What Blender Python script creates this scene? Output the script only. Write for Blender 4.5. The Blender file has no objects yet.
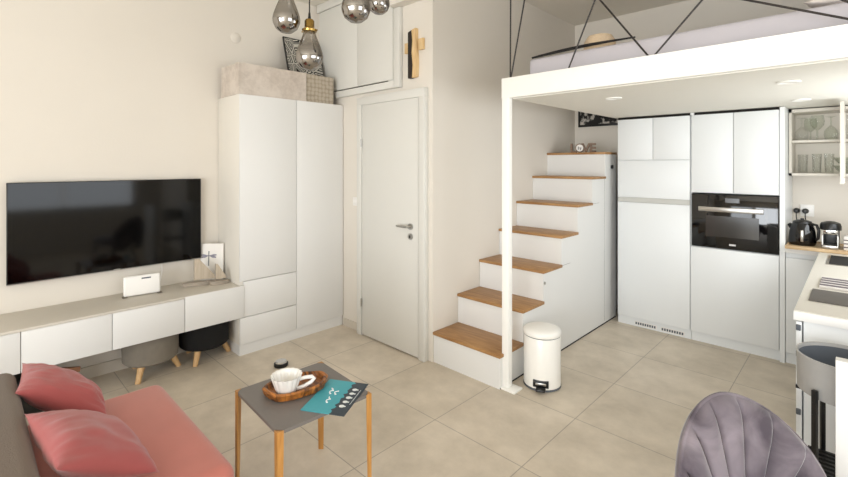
import bpy, bmesh, math, random
from mathutils import Vector, Matrix, noise
random.seed(7)
R = math.radians
C = bpy.context.scene.collection

# ------------------------------------------------------------------ camera, world, lights, exposure
FPX = 447.2; YAW = R(44.145); HOR = 163.9; EYE = 1.55
cam = bpy.data.cameras.new('camera'); camo = bpy.data.objects.new('camera', cam); C.objects.link(camo)
camo.location = (0, 0, EYE); camo.rotation_euler = (R(90), 0, YAW)
cam.sensor_width = 36; cam.lens = FPX / 848 * 36
cam.shift_y = (HOR - 238.5) / 848
cam.clip_start = 0.02
bpy.context.scene.camera = camo

w = bpy.data.worlds.new('daylight'); bpy.context.scene.world = w; w.use_nodes = True
w.node_tree.nodes['Background'].inputs[0].default_value = (0.80, 0.90, 1.0, 1)
w.node_tree.nodes['Background'].inputs[1].default_value = 1.0

def area(name, loc, rot, sx, sy, power, col):
    l = bpy.data.lights.new(name, 'AREA'); l.shape = 'RECTANGLE'; l.size = sx; l.size_y = sy
    l.energy = power; l.color = col
    o = bpy.data.objects.new(name, l); C.objects.link(o); o.location = loc; o.rotation_euler = rot
    return o
# daylight entering through the two terrace doors behind the camera and the window on the right
area('terrace_door_daylight', (-1.35, -3.96, 1.25), (R(90), 0, 0), 1.9, 2.2, 66, (0.93, 0.965, 1.0))
area('terrace_door_daylight', (0.85, -3.96, 1.25), (R(90), 0, 0), 1.9, 2.2, 142, (0.93, 0.965, 1.0))
area('side_window_daylight', (1.86, 1.2, 1.55), (R(90), 0, R(90)), 2.0, 1.5, 28, (0.93, 0.965, 1.0))
area('kitchen_fill_light', (0.445, 3.7, 1.5), (R(90), 0, R(90)), 1.3, 0.72, 13, (0.95, 0.98, 1.0))  # added fill light to brighten the kitchen, its window unseen

vs = bpy.context.scene.view_settings
vs.view_transform = 'Standard'; vs.look = 'None'; vs.gamma = 1; vs.use_curve_mapping = False
vs.exposure = 0.2

# ------------------------------------------------------------------ materials
def lin(h):
    h = h.lstrip('#'); o = []
    for i in (0, 2, 4):
        c = int(h[i:i+2], 16) / 255
        o.append(c / 12.92 if c <= 0.04045 else ((c + 0.055) / 1.055) ** 2.4)
    return (*o, 1)
def mat(name, col, rough=0.5, metal=0.0, var=0.04, scale=12, bump=0.0, bscale=80, spec=0.5, sheen=0, coat=0):
    m = bpy.data.materials.new(name); m.use_nodes = True
    nt = m.node_tree; b = nt.nodes['Principled BSDF']
    b.inputs['Roughness'].default_value = rough; b.inputs['Metallic'].default_value = metal
    b.inputs['Specular IOR Level'].default_value = spec
    if sheen: b.inputs['Sheen Weight'].default_value = sheen
    if coat: b.inputs['Coat Weight'].default_value = coat
    tc = nt.nodes.new('ShaderNodeTexCoord')
    c = lin(col)
    nz = nt.nodes.new('ShaderNodeTexNoise'); nz.inputs['Scale'].default_value = scale; nz.inputs['Detail'].default_value = 4
    nt.links.new(tc.outputs['Object'], nz.inputs['Vector'])
    mx = nt.nodes.new('ShaderNodeMix'); mx.data_type = 'RGBA'
    mx.inputs[6].default_value = tuple(max(0, k * (1 - var)) for k in c[:3]) + (1,)
    mx.inputs[7].default_value = tuple(min(1, k * (1 + var)) for k in c[:3]) + (1,)
    nt.links.new(nz.outputs[0], mx.inputs[0]); nt.links.new(mx.outputs[2], b.inputs['Base Color'])
    if bump:
        n2 = nt.nodes.new('ShaderNodeTexNoise'); n2.inputs['Scale'].default_value = bscale
        nt.links.new(tc.outputs['Object'], n2.inputs['Vector'])
        bp = nt.nodes.new('ShaderNodeBump'); bp.inputs['Strength'].default_value = bump; bp.inputs['Distance'].default_value = 0.01
        nt.links.new(n2.outputs[0], bp.inputs['Height']); nt.links.new(bp.outputs[0], b.inputs['Normal'])
    return m
def wood(name, c1, c2, axis='X', scale=14, rough=0.45, stretch=9):
    m = bpy.data.materials.new(name); m.use_nodes = True
    nt = m.node_tree; b = nt.nodes['Principled BSDF']; b.inputs['Roughness'].default_value = rough
    tc = nt.nodes.new('ShaderNodeTexCoord'); mp = nt.nodes.new('ShaderNodeMapping')
    s = [stretch, stretch, stretch]; s['XYZ'.index(axis)] = 1.0
    mp.inputs['Scale'].default_value = s
    nt.links.new(tc.outputs['Object'], mp.inputs[0])
    nz = nt.nodes.new('ShaderNodeTexNoise'); nz.inputs['Scale'].default_value = scale / 3; nz.inputs['Detail'].default_value = 6
    nz.inputs['Distortion'].default_value = 0.6
    nt.links.new(mp.outputs[0], nz.inputs['Vector'])
    r = nt.nodes.new('ShaderNodeValToRGB'); r.color_ramp.elements[0].color = lin(c1); r.color_ramp.elements[1].color = lin(c2)
    r.color_ramp.elements[0].position = 0.3; r.color_ramp.elements[1].position = 0.7
    nt.links.new(nz.outputs[0], r.inputs[0]); nt.links.new(r.outputs[0], b.inputs['Base Color'])
    return m
def thin_glass(name, tint, refl=0.12, rough=0.02):
    m = bpy.data.materials.new(name); m.use_nodes = True
    nt = m.node_tree; nt.nodes.remove(nt.nodes['Principled BSDF'])
    t = nt.nodes.new('ShaderNodeBsdfTransparent'); t.inputs[0].default_value = tint
    g = nt.nodes.new('ShaderNodeBsdfGlossy'); g.inputs[1].default_value = rough
    lw = nt.nodes.new('ShaderNodeLayerWeight'); lw.inputs[0].default_value = refl
    mx = nt.nodes.new('ShaderNodeMixShader')
    nt.links.new(lw.outputs['Facing'], mx.inputs[0]); nt.links.new(t.outputs[0], mx.inputs[1]); nt.links.new(g.outputs[0], mx.inputs[2])
    nt.links.new(mx.outputs[0], nt.nodes['Material Output'].inputs[0])
    return m

M = {}
M['wall'] = mat('wall_paint', '#e1dacf', 0.9, var=0.015, scale=3, bump=0.05, bscale=60)
M['ceiling'] = mat('ceiling_paint', '#e4ded2', 0.95, var=0.01)
M['white'] = mat('white_lacquer', '#e6e5e2', 0.38, var=0.008, scale=2, spec=0.35)
M['whitek'] = mat('cool_white_lacquer', '#eaecec', 0.36, var=0.008, scale=2, spec=0.35)
M['carcass'] = mat('white_board', '#e3ded4', 0.55, var=0.01)
M['consoletop'] = mat('greige_board', '#d2cbbf', 0.5, var=0.02)
M['doorw'] = mat('door_paint', '#dad8d1', 0.45, var=0.008)
M['fascia'] = mat('loft_paint', '#f8f6f0', 0.6, var=0.006)
M['soffit'] = mat('soffit_paint', '#e9e6dc', 0.8, var=0.01)
M['black'] = mat('black_plastic', '#0b0b0c', 0.35, var=0.1)
M['blackgloss'] = mat('black_glass', '#050506', 0.06, var=0.0, spec=0.6)
M['screen'] = mat('tv_screen', '#030303', 0.07, var=0.0, spec=0.35)
M['ovenwin'] = mat('oven_window', '#3a3733', 0.12, var=0.1, spec=0.6)
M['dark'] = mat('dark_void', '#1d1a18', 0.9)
M['steel'] = mat('brushed_steel', '#b9b7b2', 0.28, 1.0, var=0.05)
M['chrome'] = mat('chrome', '#d6d6d6', 0.1, 1.0, var=0.0)
M['brass'] = mat('brass', '#9d8048', 0.25, 1.0, var=0.1)
M['cable'] = mat('black_cable', '#2a2420', 0.5)
M['oak'] = wood('oak_tread', '#94693d', '#b58a58', 'X', 16, 0.45, 7)
M['oakleg'] = wood('oak_leg', '#b1793a', '#d09a55', 'Z', 18, 0.4, 8)
M['poufleg'] = wood('beech_leg', '#c39a66', '#dcb684', 'Z', 18, 0.5, 8)
M['tablegrey'] = mat('grey_laminate', '#77716d', 0.42, var=0.06, scale=60)
M['pink'] = mat('dusty_rose_fabric', '#c87a6e', 0.85, var=0.09, scale=9, bump=0.25, bscale=420, sheen=0.35)
M['pinkc'] = mat('rose_cushion_fabric', '#ab5251', 0.82, var=0.10, scale=9, bump=0.25, bscale=420, sheen=0.35)
M['brown'] = mat('brown_grey_fabric', '#6c5d4f', 0.9, var=0.10, scale=8, bump=0.3, bscale=300, sheen=0.2)
M['greyfab'] = mat('grey_felt', '#7d7569', 0.95, var=0.1, scale=30, bump=0.3, bscale=300)
M['blackfab'] = mat('black_felt', '#121110', 0.95, var=0.1, scale=30)
M['leather'] = mat('tan_leather', '#7a5236', 0.55)
M['bed'] = mat('lilac_grey_fabric', '#bdb8bc', 0.9, var=0.03, bump=0.1, bscale=200)
M['pillow'] = mat('pale_pillow_fabric', '#e6dcd4', 0.9, var=0.05, scale=20)
M['straw'] = mat('straw', '#cbb496', 0.9, var=0.15, scale=90, bump=0.4, bscale=140)
M['ceramic'] = mat('white_ceramic', '#f6f3ee', 0.18, var=0.0, coat=0.5)
M['plastic'] = mat('white_plastic', '#f0ede8', 0.35, var=0.0)
M['binwhite'] = mat('bin_enamel', '#f4f1ea', 0.3, var=0.0, coat=0.3)
M['worktop'] = mat('worktop_laminate', '#d8d3c8', 0.4, var=0.03, scale=40)
M['wtedge'] = mat('worktop_edge', '#f0efec', 0.4, var=0.0)
M['potgrey'] = mat('grey_metal_pot', '#a3a19e', 0.5, var=0.05, scale=30)
M['potin'] = mat('dark_pot_inside', '#5b6067', 0.7)
M['greywood'] = wood('weathered_wood', '#8f8578', '#b3a798', 'Y', 20, 0.8, 8)
M['sail'] = wood('sail_wood', '#ab9c88', '#c0b3a0', 'Z', 20, 0.8, 8)
M['paper'] = mat('white_paper', '#ece8e2', 0.8, var=0.01)
M['teal'] = mat('teal_print', '#45a5b2', 0.45, var=0.06, scale=40)
M['navy'] = mat('slate_print', '#2e3a44', 0.45, var=0.05)
M['whiteprint'] = mat('white_print', '#e8eceb', 0.5, var=0.0)
M['glass'] = thin_glass('clear_glass', (0.97, 0.975, 0.965, 1), 0.16)
M['greenglass'] = thin_glass('green_glass', (0.93, 0.95, 0.92, 1), 0.16)
M['crosspale'] = wood('pale_wood', '#d2ad77', '#e6c999', 'Z', 20, 0.6, 8)
M['crossdark'] = mat('charred_wood', '#2a211b', 0.8, var=0.2, scale=40)
M['traywood'] = wood('tray_wood', '#b99a74', '#d6bb93', 'X', 16, 0.5, 7)
M['signbrown'] = mat('brown_sign_wood', '#7b6656', 0.7, var=0.15, scale=40)
M['lampglow'] = mat('frosted_lens', '#efece4', 0.6, var=0.0)
M['tilebase'] = mat('tile_skirting', '#cfc6b8', 0.5, var=0.03)
M['stripe_l'] = mat('towel_light', '#d8d2cd', 0.95, var=0.03)
M['stripe_d'] = mat('towel_dark', '#6a6266', 0.95, var=0.03)

def floor_mat():
    m = bpy.data.materials.new('beige_stone_tiles'); m.use_nodes = True
    nt = m.node_tree; b = nt.nodes['Principled BSDF']
    tc = nt.nodes.new('ShaderNodeTexCoord'); mp = nt.nodes.new('ShaderNodeMapping'); mp.vector_type = 'POINT'
    mp.inputs['Location'].default_value = (1.235, -1.99, 0)
    nt.links.new(tc.outputs['Object'], mp.inputs[0])
    br = nt.nodes.new('ShaderNodeTexBrick'); br.offset = 0.0; br.squash = 1.0
    br.inputs['Scale'].default_value = 1; br.inputs['Brick Width'].default_value = 0.604; br.inputs['Row Height'].default_value = 0.604
    br.inputs['Mortar Size'].default_value = 0.0032; br.inputs['Mortar Smooth'].default_value = 0.3
    br.inputs['Color1'].default_value = lin('#d4c8b6'); br.inputs['Color2'].default_value = lin('#dbcfbe'); br.inputs['Mortar'].default_value = lin('#aca193')
    nt.links.new(mp.outputs[0], br.inputs['Vector'])
    n1 = nt.nodes.new('ShaderNodeTexNoise'); n1.inputs['Scale'].default_value = 3.2; n1.inputs['Detail'].default_value = 7; n1.inputs['Roughness'].default_value = 0.65
    nt.links.new(tc.outputs['Object'], n1.inputs['Vector'])
    r = nt.nodes.new('ShaderNodeValToRGB'); r.color_ramp.elements[0].color = (0.76, 0.745, 0.72, 1); r.color_ramp.elements[1].color = (1.1, 1.1, 1.1, 1)
    r.color_ramp.elements[0].position = 0.32; r.color_ramp.elements[1].position = 0.68
    nt.links.new(n1.outputs[0], r.inputs[0])
    mx = nt.nodes.new('ShaderNodeMix'); mx.data_type = 'RGBA'; mx.blend_type = 'MULTIPLY'; mx.inputs[0].default_value = 0.8
    nt.links.new(br.outputs['Color'], mx.inputs[6]); nt.links.new(r.outputs[0], mx.inputs[7])
    nt.links.new(mx.outputs[2], b.inputs['Base Color'])
    b.inputs['Roughness'].default_value = 0.42; b.inputs['Specular IOR Level'].default_value = 0.4
    bp = nt.nodes.new('ShaderNodeBump'); bp.inputs['Strength'].default_value = 0.4; bp.inputs['Distance'].default_value = 0.002; bp.invert = True
    nt.links.new(br.outputs['Fac'], bp.inputs['Height']); nt.links.new(bp.outputs[0], b.inputs['Normal'])
    return m
M['floor'] = floor_mat()

def pattern_mat(name, kind):
    m = bpy.data.materials.new(name); m.use_nodes = True
    nt = m.node_tree; b = nt.nodes['Principled BSDF']; b.inputs['Roughness'].default_value = 0.8
    tc = nt.nodes.new('ShaderNodeTexCoord'); r = nt.nodes.new('ShaderNodeValToRGB')
    if kind == 'ornament':      # white swirls on black
        mp = nt.nodes.new('ShaderNodeMapping'); mp.inputs['Scale'].default_value = (1, 1, 1)
        nt.links.new(tc.outputs['Object'], mp.inputs[0])
        v = nt.nodes.new('ShaderNodeTexVoronoi'); v.feature = 'DISTANCE_TO_EDGE'; v.inputs['Scale'].default_value = 9
        nt.links.new(mp.outputs[0], v.inputs['Vector'])
        w_ = nt.nodes.new('ShaderNodeMath'); w_.operation = 'MULTIPLY'; w_.inputs[1].default_value = 60
        s_ = nt.nodes.new('ShaderNodeMath'); s_.operation = 'SINE'
        nt.links.new(v.outputs['Distance'], w_.inputs[0]); nt.links.new(w_.outputs[0], s_.inputs[0])
        nt.links.new(s_.outputs[0], r.inputs[0])
        r.color_ramp.elements[0].position = 0.45; r.color_ramp.elements[1].position = 0.6
        r.color_ramp.elements[0].color = lin('#100f0e'); r.color_ramp.elements[1].color = lin('#d9d4c8')
    elif kind == 'marble':      # storage box
        n = nt.nodes.new('ShaderNodeTexNoise'); n.inputs['Scale'].default_value = 9; n.inputs['Detail'].default_value = 8; n.inputs['Roughness'].default_value = 0.7
        nt.links.new(tc.outputs['Object'], n.inputs['Vector']); nt.links.new(n.outputs[0], r.inputs[0])
        r.color_ramp.elements[0].position = 0.32; r.color_ramp.elements[1].position = 0.6
        r.color_ramp.elements[0].color = lin('#b9aca0'); r.color_ramp.elements[1].color = lin('#d3c8bc')
    elif kind == 'lattice':     # small box
        v = nt.nodes.new('ShaderNodeTexVoronoi'); v.inputs['Scale'].default_value = 26; v.inputs['Randomness'].default_value = 0.25
        nt.links.new(tc.outputs['Object'], v.inputs['Vector']); nt.links.new(v.outputs['Distance'], r.inputs[0])
        r.color_ramp.elements[0].position = 0.3; r.color_ramp.elements[1].position = 0.65
        r.color_ramp.elements[0].color = lin('#b6aa98'); r.color_ramp.elements[1].color = lin('#988c7b')
    elif kind == 'bw':          # dark print
        n = nt.nodes.new('ShaderNodeTexNoise'); n.inputs['Scale'].default_value = 14; n.inputs['Detail'].default_value = 5
        nt.links.new(tc.outputs['Object'], n.inputs['Vector']); nt.links.new(n.outputs[0], r.inputs[0])
        r.color_ramp.elements[0].position = 0.52; r.color_ramp.elements[1].position = 0.62
        r.color_ramp.elements[0].color = lin('#1c1b1b'); r.color_ramp.elements[1].color = lin('#bdb8b0')
    elif kind == 'speckle':
        v = nt.nodes.new('ShaderNodeTexVoronoi'); v.inputs['Scale'].default_value = 45
        nt.links.new(tc.outputs['Object'], v.inputs['Vector']); nt.links.new(v.outputs['Distance'], r.inputs[0])
        r.color_ramp.elements[0].position = 0.15; r.color_ramp.elements[1].position = 0.3
        r.color_ramp.elements[0].color = lin('#8a847c'); r.color_ramp.elements[1].color = lin('#2a2725')
    elif kind == 'olive':       # olive wood tray
        n = nt.nodes.new('ShaderNodeTexNoise'); n.inputs['Scale'].default_value = 6; n.inputs['Distortion'].default_value = 1.2
        mp = nt.nodes.new('ShaderNodeMapping'); mp.inputs['Scale'].default_value = (1, 5, 2)
        nt.links.new(tc.outputs['Object'], mp.inputs[0]); nt.links.new(mp.outputs[0], n.inputs['Vector'])
        nt.links.new(n.outputs[0], r.inputs[0])
        r.color_ramp.elements[0].position = 0.36; r.color_ramp.elements[1].position = 0.62
        r.color_ramp.elements[0].color = lin('#4a2810'); r.color_ramp.elements[1].color = lin('#b5712f'); b.inputs['Roughness'].default_value = 0.4
    elif kind == 'velvet':
        n = nt.nodes.new('ShaderNodeTexNoise'); n.inputs['Scale'].default_value = 5.5; n.inputs['Detail'].default_value = 6; n.inputs['Distortion'].default_value = 0.8
        nt.links.new(tc.outputs['Object'], n.inputs['Vector']); nt.links.new(n.outputs[0], r.inputs[0])
        r.color_ramp.elements[0].position = 0.35; r.color_ramp.elements[1].position = 0.68
        r.color_ramp.elements[0].color = lin('#483f47'); r.color_ramp.elements[1].color = lin('#857b81')
        b.inputs['Sheen Weight'].default_value = 0.45; b.inputs['Sheen Roughness'].default_value = 0.35
    nt.links.new(r.outputs[0], b.inputs['Base Color'])
    return m
for k in ('ornament', 'marble', 'lattice', 'bw', 'speckle', 'olive', 'velvet'): M[k] = pattern_mat(k + '_surface', k)

def lamp_glass():
    m = bpy.data.materials.new('smoked_mirror_glass'); m.use_nodes = True
    nt = m.node_tree; nt.nodes.remove(nt.nodes['Principled BSDF'])
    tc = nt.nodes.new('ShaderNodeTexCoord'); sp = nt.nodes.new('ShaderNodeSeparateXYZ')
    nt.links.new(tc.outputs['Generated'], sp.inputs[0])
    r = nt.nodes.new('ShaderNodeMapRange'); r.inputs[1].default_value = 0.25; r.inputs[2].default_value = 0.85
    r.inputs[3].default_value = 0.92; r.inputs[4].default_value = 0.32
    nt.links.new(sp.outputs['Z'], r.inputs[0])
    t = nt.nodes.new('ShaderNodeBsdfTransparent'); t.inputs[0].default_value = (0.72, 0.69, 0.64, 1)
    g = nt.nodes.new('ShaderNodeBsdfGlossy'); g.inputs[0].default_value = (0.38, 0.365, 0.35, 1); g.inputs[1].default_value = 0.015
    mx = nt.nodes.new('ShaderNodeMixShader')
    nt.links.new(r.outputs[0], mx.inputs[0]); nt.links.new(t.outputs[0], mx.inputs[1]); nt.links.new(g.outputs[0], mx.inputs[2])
    n = nt.nodes.new('ShaderNodeTexNoise'); n.inputs['Scale'].default_value = 14
    nt.links.new(tc.outputs['Object'], n.inputs['Vector'])
    bp = nt.nodes.new('ShaderNodeBump'); bp.inputs['Strength'].default_value = 0.25; bp.inputs['Distance'].default_value = 0.02
    nt.links.new(n.outputs[0], bp.inputs['Height']); nt.links.new(bp.outputs[0], g.inputs['Normal'])
    nt.links.new(mx.outputs[0], nt.nodes['Material Output'].inputs[0])
    return m
M['lampglass'] = lamp_glass()

# ------------------------------------------------------------------ builders
def wl(p):
    v = Vector((0, 0, 0))
    while p: v += p.location; p = p.parent
    return v
class MB:
    def __init__(s): s.bm = bmesh.new(); s.mi = 0
    def _merge(s, t):
        me = bpy.data.meshes.new('tmp'); t.to_mesh(me); t.free()
        n = len(s.bm.faces); s.bm.from_mesh(me); bpy.data.meshes.remove(me)
        s.bm.faces.ensure_lookup_table()
        for f in s.bm.faces[n:]: f.material_index = s.mi
        return s
    def box(s, x0, x1, y0, y1, z0, z1, bev=0.0, seg=2, mtx=None):
        t = bmesh.new(); bmesh.ops.create_cube(t, size=1)
        for v in t.verts:
            v.co = Vector(((x0+x1)/2 + v.co.x*(x1-x0), (y0+y1)/2 + v.co.y*(y1-y0), (z0+z1)/2 + v.co.z*(z1-z0)))
        if bev: bmesh.ops.bevel(t, geom=t.edges[:], offset=bev, segments=seg, affect='EDGES', profile=0.5)
        if mtx: bmesh.ops.transform(t, matrix=mtx, verts=t.verts)
        return s._merge(t)
    def rings(s, rings, cap=True, closed=True):
        t = bmesh.new(); L = [[t.verts.new(p) for p in r] for r in rings]
        n = len(L[0])
        for a, b in zip(L[:-1], L[1:]):
            for i in range(n if closed else n-1):
                try: t.faces.new((a[i], a[(i+1) % n], b[(i+1) % n], b[i]))
                except ValueError: pass
        if cap:
            t.faces.new(L[0][::-1]); t.faces.new(L[-1])
        bmesh.ops.recalc_face_normals(t, faces=t.faces[:])
        return s._merge(t)
    def lathe(s, prof, c=(0, 0, 0), n=32, cap=True, sx=1, sy=1, wob=None):
        rr = []
        for r, z in prof:
            ring = []
            for i in range(n):
                a = 2*math.pi*i/n; k = wob(a, r, z) if wob else 1
                ring.append((c[0] + max(r, 1e-4)*k*math.cos(a)*sx, c[1] + max(r, 1e-4)*k*math.sin(a)*sy, c[2] + z))
            rr.append(ring)
        return s.rings(rr, cap)
    def cyl(s, p0, p1, r0, r1=None, n=16):
        return s.tube([p0, p1], [r0, r0 if r1 is None else r1], n)
    def tube(s, pts, rad, n=10, closed=False):
        pts = [Vector(p) for p in pts]
        if not isinstance(rad, (list, tuple)): rad = [rad]*len(pts)
        rr = []; ref = None
        for i, p in enumerate(pts):
            d = (pts[min(i+1, len(pts)-1)] - pts[max(i-1, 0)]).normalized()
            if ref is None:
                ref = Vector((0, 0, 1)) if abs(d.z) < 0.9 else Vector((1, 0, 0))
            u = (ref - d*ref.dot(d)).normalized(); v = d.cross(u); ref = u
            rr.append([p + (u*math.cos(2*math.pi*k/n) + v*math.sin(2*math.pi*k/n))*rad[i] for k in range(n)])
        return s.rings(rr)
    def prism(s, poly, o, ux, uy, un, th):      # polygon in plane (o,ux,uy) extruded by un*th
        o, ux, uy, un = map(Vector, (o, ux, uy, un))
        return s.rings([[o + ux*a + uy*b for a, b in poly], [o + ux*a + uy*b + un*th for a, b in poly]])
    def build(s, name, m, parent=None, smooth=True, ang=40):
        off = wl(parent) if parent else Vector((0, 0, 0))
        if off.length: bmesh.ops.translate(s.bm, vec=-off, verts=s.bm.verts)
        me = bpy.data.meshes.new(name); s.bm.to_mesh(me); s.bm.free()
        for k in (m if isinstance(m, (list, tuple)) else [m]): me.materials.append(k)
        if smooth: me.shade_smooth(); me.set_sharp_from_angle(angle=R(ang))
        o = bpy.data.objects.new(name, me); C.objects.link(o)
        if parent: o.parent = parent
        return o
def tag(o, label, cat, group=None):
    o['label'] = label; o['category'] = cat
    if group: o['group'] = group
    return o
def thing(name, label, cat, loc=(0, 0, 0), group=None):
    o = bpy.data.objects.new(name, None); o.empty_display_size = 0.05; C.objects.link(o); o.location = loc
    return tag(o, label, cat, group)
def struct(o): o['kind'] = 'structure'; return o
def boxp(name, m, parent, *a, bev=0.0, label=None):
    o = MB().box(*a, bev=bev).build(name, m, parent)
    if label: o['label'] = label
    return o
def copy_thing(root, loc, label, group=None, rz=None):
    r = root.copy(); C.objects.link(r); r.location = loc; r['label'] = label
    if group: r['group'] = group
    if rz is not None: r.rotation_euler = (0, 0, rz)
    for ch in list(root.children):
        c = ch.copy(); C.objects.link(c); c.parent = r
        for g in ch.children:
            d = g.copy(); C.objects.link(d); d.parent = c
    return r

# ------------------------------------------------------------------ room shell
CEIL = 3.17
def S(name, m, *a): return struct(MB().box(*a).build(name, m, smooth=False))
S('floor', M['floor'], -4.2, 2.1, -4.2, 5.2, -0.1, 0)
S('ceiling', M['ceiling'], -4.2, 2.1, -4.2, 5.2, CEIL, CEIL+0.1)
S('wall_left', M['wall'], -4.12, -4.0, -4.2, 2.68, 0, CEIL)
S('wall_back', M['wall'], -4.0, -2.385, 2.555, 2.68, 0, CEIL)
S('wall_stair', M['wall'], -2.505, -2.385, 2.68, 5.12, 0, CEIL)
S('wall_kitchen', M['wall'], -2.385, 0.45, 5.0, 5.12, 0, CEIL)
b = MB(); b.box(0.45, 0.57, 2.7, 3.03, 0, CEIL); b.box(0.45, 0.57, 4.37, 5.12, 0, CEIL); b.box(0.45, 0.57, 3.03, 4.37, 0, 1.12); b.box(0.45, 0.57, 3.03, 4.37, 1.88, CEIL)
struct(b.build('wall_right', M['wall'], smooth=False))
b = MB(); b.box(0.48, 0.54, 3.03, 3.08, 1.12, 1.88); b.box(0.48, 0.54, 4.32, 4.37, 1.12, 1.88); b.box(0.48, 0.54, 3.03, 4.37, 1.12, 1.16); b.box(0.48, 0.54, 3.03, 4.37, 1.84, 1.88); b.box(0.48, 0.54, 3.68, 3.73, 1.12, 1.88)
struct(b.build('window_4', M['white']))  # unseen window frame, added to go with the kitchen fill light
S('wall_step', M['wall'], 0.57, 1.9, 2.7, 2.82, 0, CEIL)
b = MB(); b.box(1.9, 2.02, -4.1, 0.15, 0, CEIL); b.box(1.9, 2.02, 2.25, 2.82, 0, CEIL); b.box(1.9, 2.02, 0.15, 2.25, 0, 0.75); b.box(1.9, 2.02, 0.15, 2.25, 2.35, CEIL)
struct(b.build('wall_side', M['wall'], smooth=False))
b = MB(); b.box(-4.0, -2.35, -4.1, -4.0, 0, CEIL); b.box(-0.35, -0.15, -4.1, -4.0, 0, CEIL); b.box(1.85, 1.9, -4.1, -4.0, 0, CEIL)
b.box(-2.35, -0.35, -4.1, -4.0, 2.4, CEIL); b.box(-0.15, 1.85, -4.1, -4.0, 2.4, CEIL)
struct(b.build('wall_rear', M['wall'], smooth=False))
for i, (xa, xb) in enumerate(((-2.35, -0.35), (-0.15, 1.85))):
    b = MB(); xm = (xa+xb)/2
    for u0, u1 in ((xa, xa+0.06), (xm-0.04, xm+0.04), (xb-0.06, xb)): b.box(u0, u1, -4.1, -4.02, 0, 2.4)
    b.box(xa, xb, -4.1, -4.02, 2.34, 2.4); b.box(xa, xb, -4.1, -4.02, 0, 0.06)
    struct(b.build('window_%d' % (i+1), M['white']))
b = MB()
for u0, u1 in ((0.15, 0.21), (1.16, 1.24), (2.19, 2.25)): b.box(1.93, 2.0, u0, u1, 0.75, 2.35)
b.box(1.93, 2.0, 0.15, 2.25, 0.75, 0.81); b.box(1.93, 2.0, 0.15, 2.25, 2.29, 2.35)
struct(b.build('window_3', M['white']))
S('baseboard_left', M['tilebase'], -4.0, -3.985, -2.4, 1.54, 0, 0.085)
S('baseboard_back', M['tilebase'], -3.55, -3.30, 2.545, 2.555, 0, 0.07)
S('trim_1', M['wall'], -2.80, -2.385, 2.46, 2.555, 2.86, CEIL)     # dropped beam at the corner of the door wall

# door in the back wall
d = struct(bpy.data.objects.new('door_1', None)); C.objects.link(d); d.location = (-2.86, 2.555, 0)
b = MB(); b.box(-3.29, -3.225, 2.505, 2.555, 0, 2.085, 0.004); b.box(-2.495, -2.43, 2.505, 2.555, 0, 2.085, 0.004); b.box(-3.29, -2.43, 2.505, 2.555, 2.08, 2.15, 0.004)
b.build('door_frame', M['doorw'], d)
lf = boxp('door_leaf', M['doorw'], d, -3.218, -2.502, 2.512, 2.552, 0.012, 2.0785, bev=0.001)
b = MB(); b.cyl((-2.585, 2.512, 1.045), (-2.585, 2.50, 1.045), 0.026, n=20); b.cyl((-2.585, 2.50, 1.045), (-2.585, 2.462, 1.045), 0.010)
b.tube([(-2.580, 2.462, 1.045), (-2.62, 2.460, 1.045), (-2.70, 2.460, 1.045)], 0.0095)
b.build('handle', M['steel'], d)
b = MB(); b.cyl((-2.585, 2.512, 0.965), (-2.585, 2.50, 0.965), 0.025, n=20); b.mi = 1; b.box(-2.589, -2.581, 2.496, 2.5005, 0.953, 0.975)
b.build('keyhole_plate', [M['steel'], M['black']], d)
for z in (0.30, 1.74): MB().cyl((-3.221, 2.503, z-0.035), (-3.221, 2.503, z+0.035), 0.007).build('hinge', M['steel'], d)

# ------------------------------------------------------------------ built-in cupboard above the door
t = thing('wall_cupboard', 'shallow white built-in cupboard set in the wall above the door', 'cupboard', (-3.3, 2.555, 2.2))
b = MB(); b.box(-2.80, -2.725, 2.515, 2.553, 2.19, 2.855, 0.003); b.box(-3.97, -2.80, 2.515, 2.553, 2.19, 2.25, 0.003); b.box(-3.97, -2.80, 2.515, 2.553, 3.085, CEIL-0.002, 0.003)
b.box(-2.88, -2.80, 2.53, 2.553, 2.25, 2.855)
b.build('frame', M['doorw'], t)
b = MB(); b.box(-3.93, -2.81, 2.547, 2.553, 2.25, 3.085); b.build('gap_shade_board', M['dark'], t)  # dark backing that paints the shadow line around the doors
boxp('door', M['doorw'], t, -3.93, -3.303, 2.522, 2.546, 2.262, 3.08, bev=0.002)
boxp('door', M['doorw'], t, -3.299, -2.815, 2.522, 2.546, 2.262, 3.08, bev=0.002)

# ------------------------------------------------------------------ wardrobe
t = thing('wardrobe', 'tall white two-door wardrobe with two drawers in the corner left of the door', 'wardrobe', (-3.78, 2.05, 0))
b = MB(); b.box(-3.995, -3.580, 1.545, 2.550, 0.09, 2.115, 0.001); b.build('body', M['carcass'], t)
boxp('plinth', M['white'], t, -3.99, -3.575, 1.55, 2.548, 0, 0.088)
boxp('door', M['white'], t, -3.578, -3.560, 1.547, 2.049, 0.602, 2.113, bev=0.0015)
boxp('door', M['white'], t, -3.578, -3.560, 2.053, 2.548, 0.093, 2.113, bev=0.0015)
boxp('drawer', M['white'], t, -3.578, -3.560, 1.580, 2.049, 0.310, 0.597, bev=0.0015)
boxp('drawer', M['white'], t, -3.578, -3.560, 1.549, 2.049, 0.093, 0.305, bev=0.0015)

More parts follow.
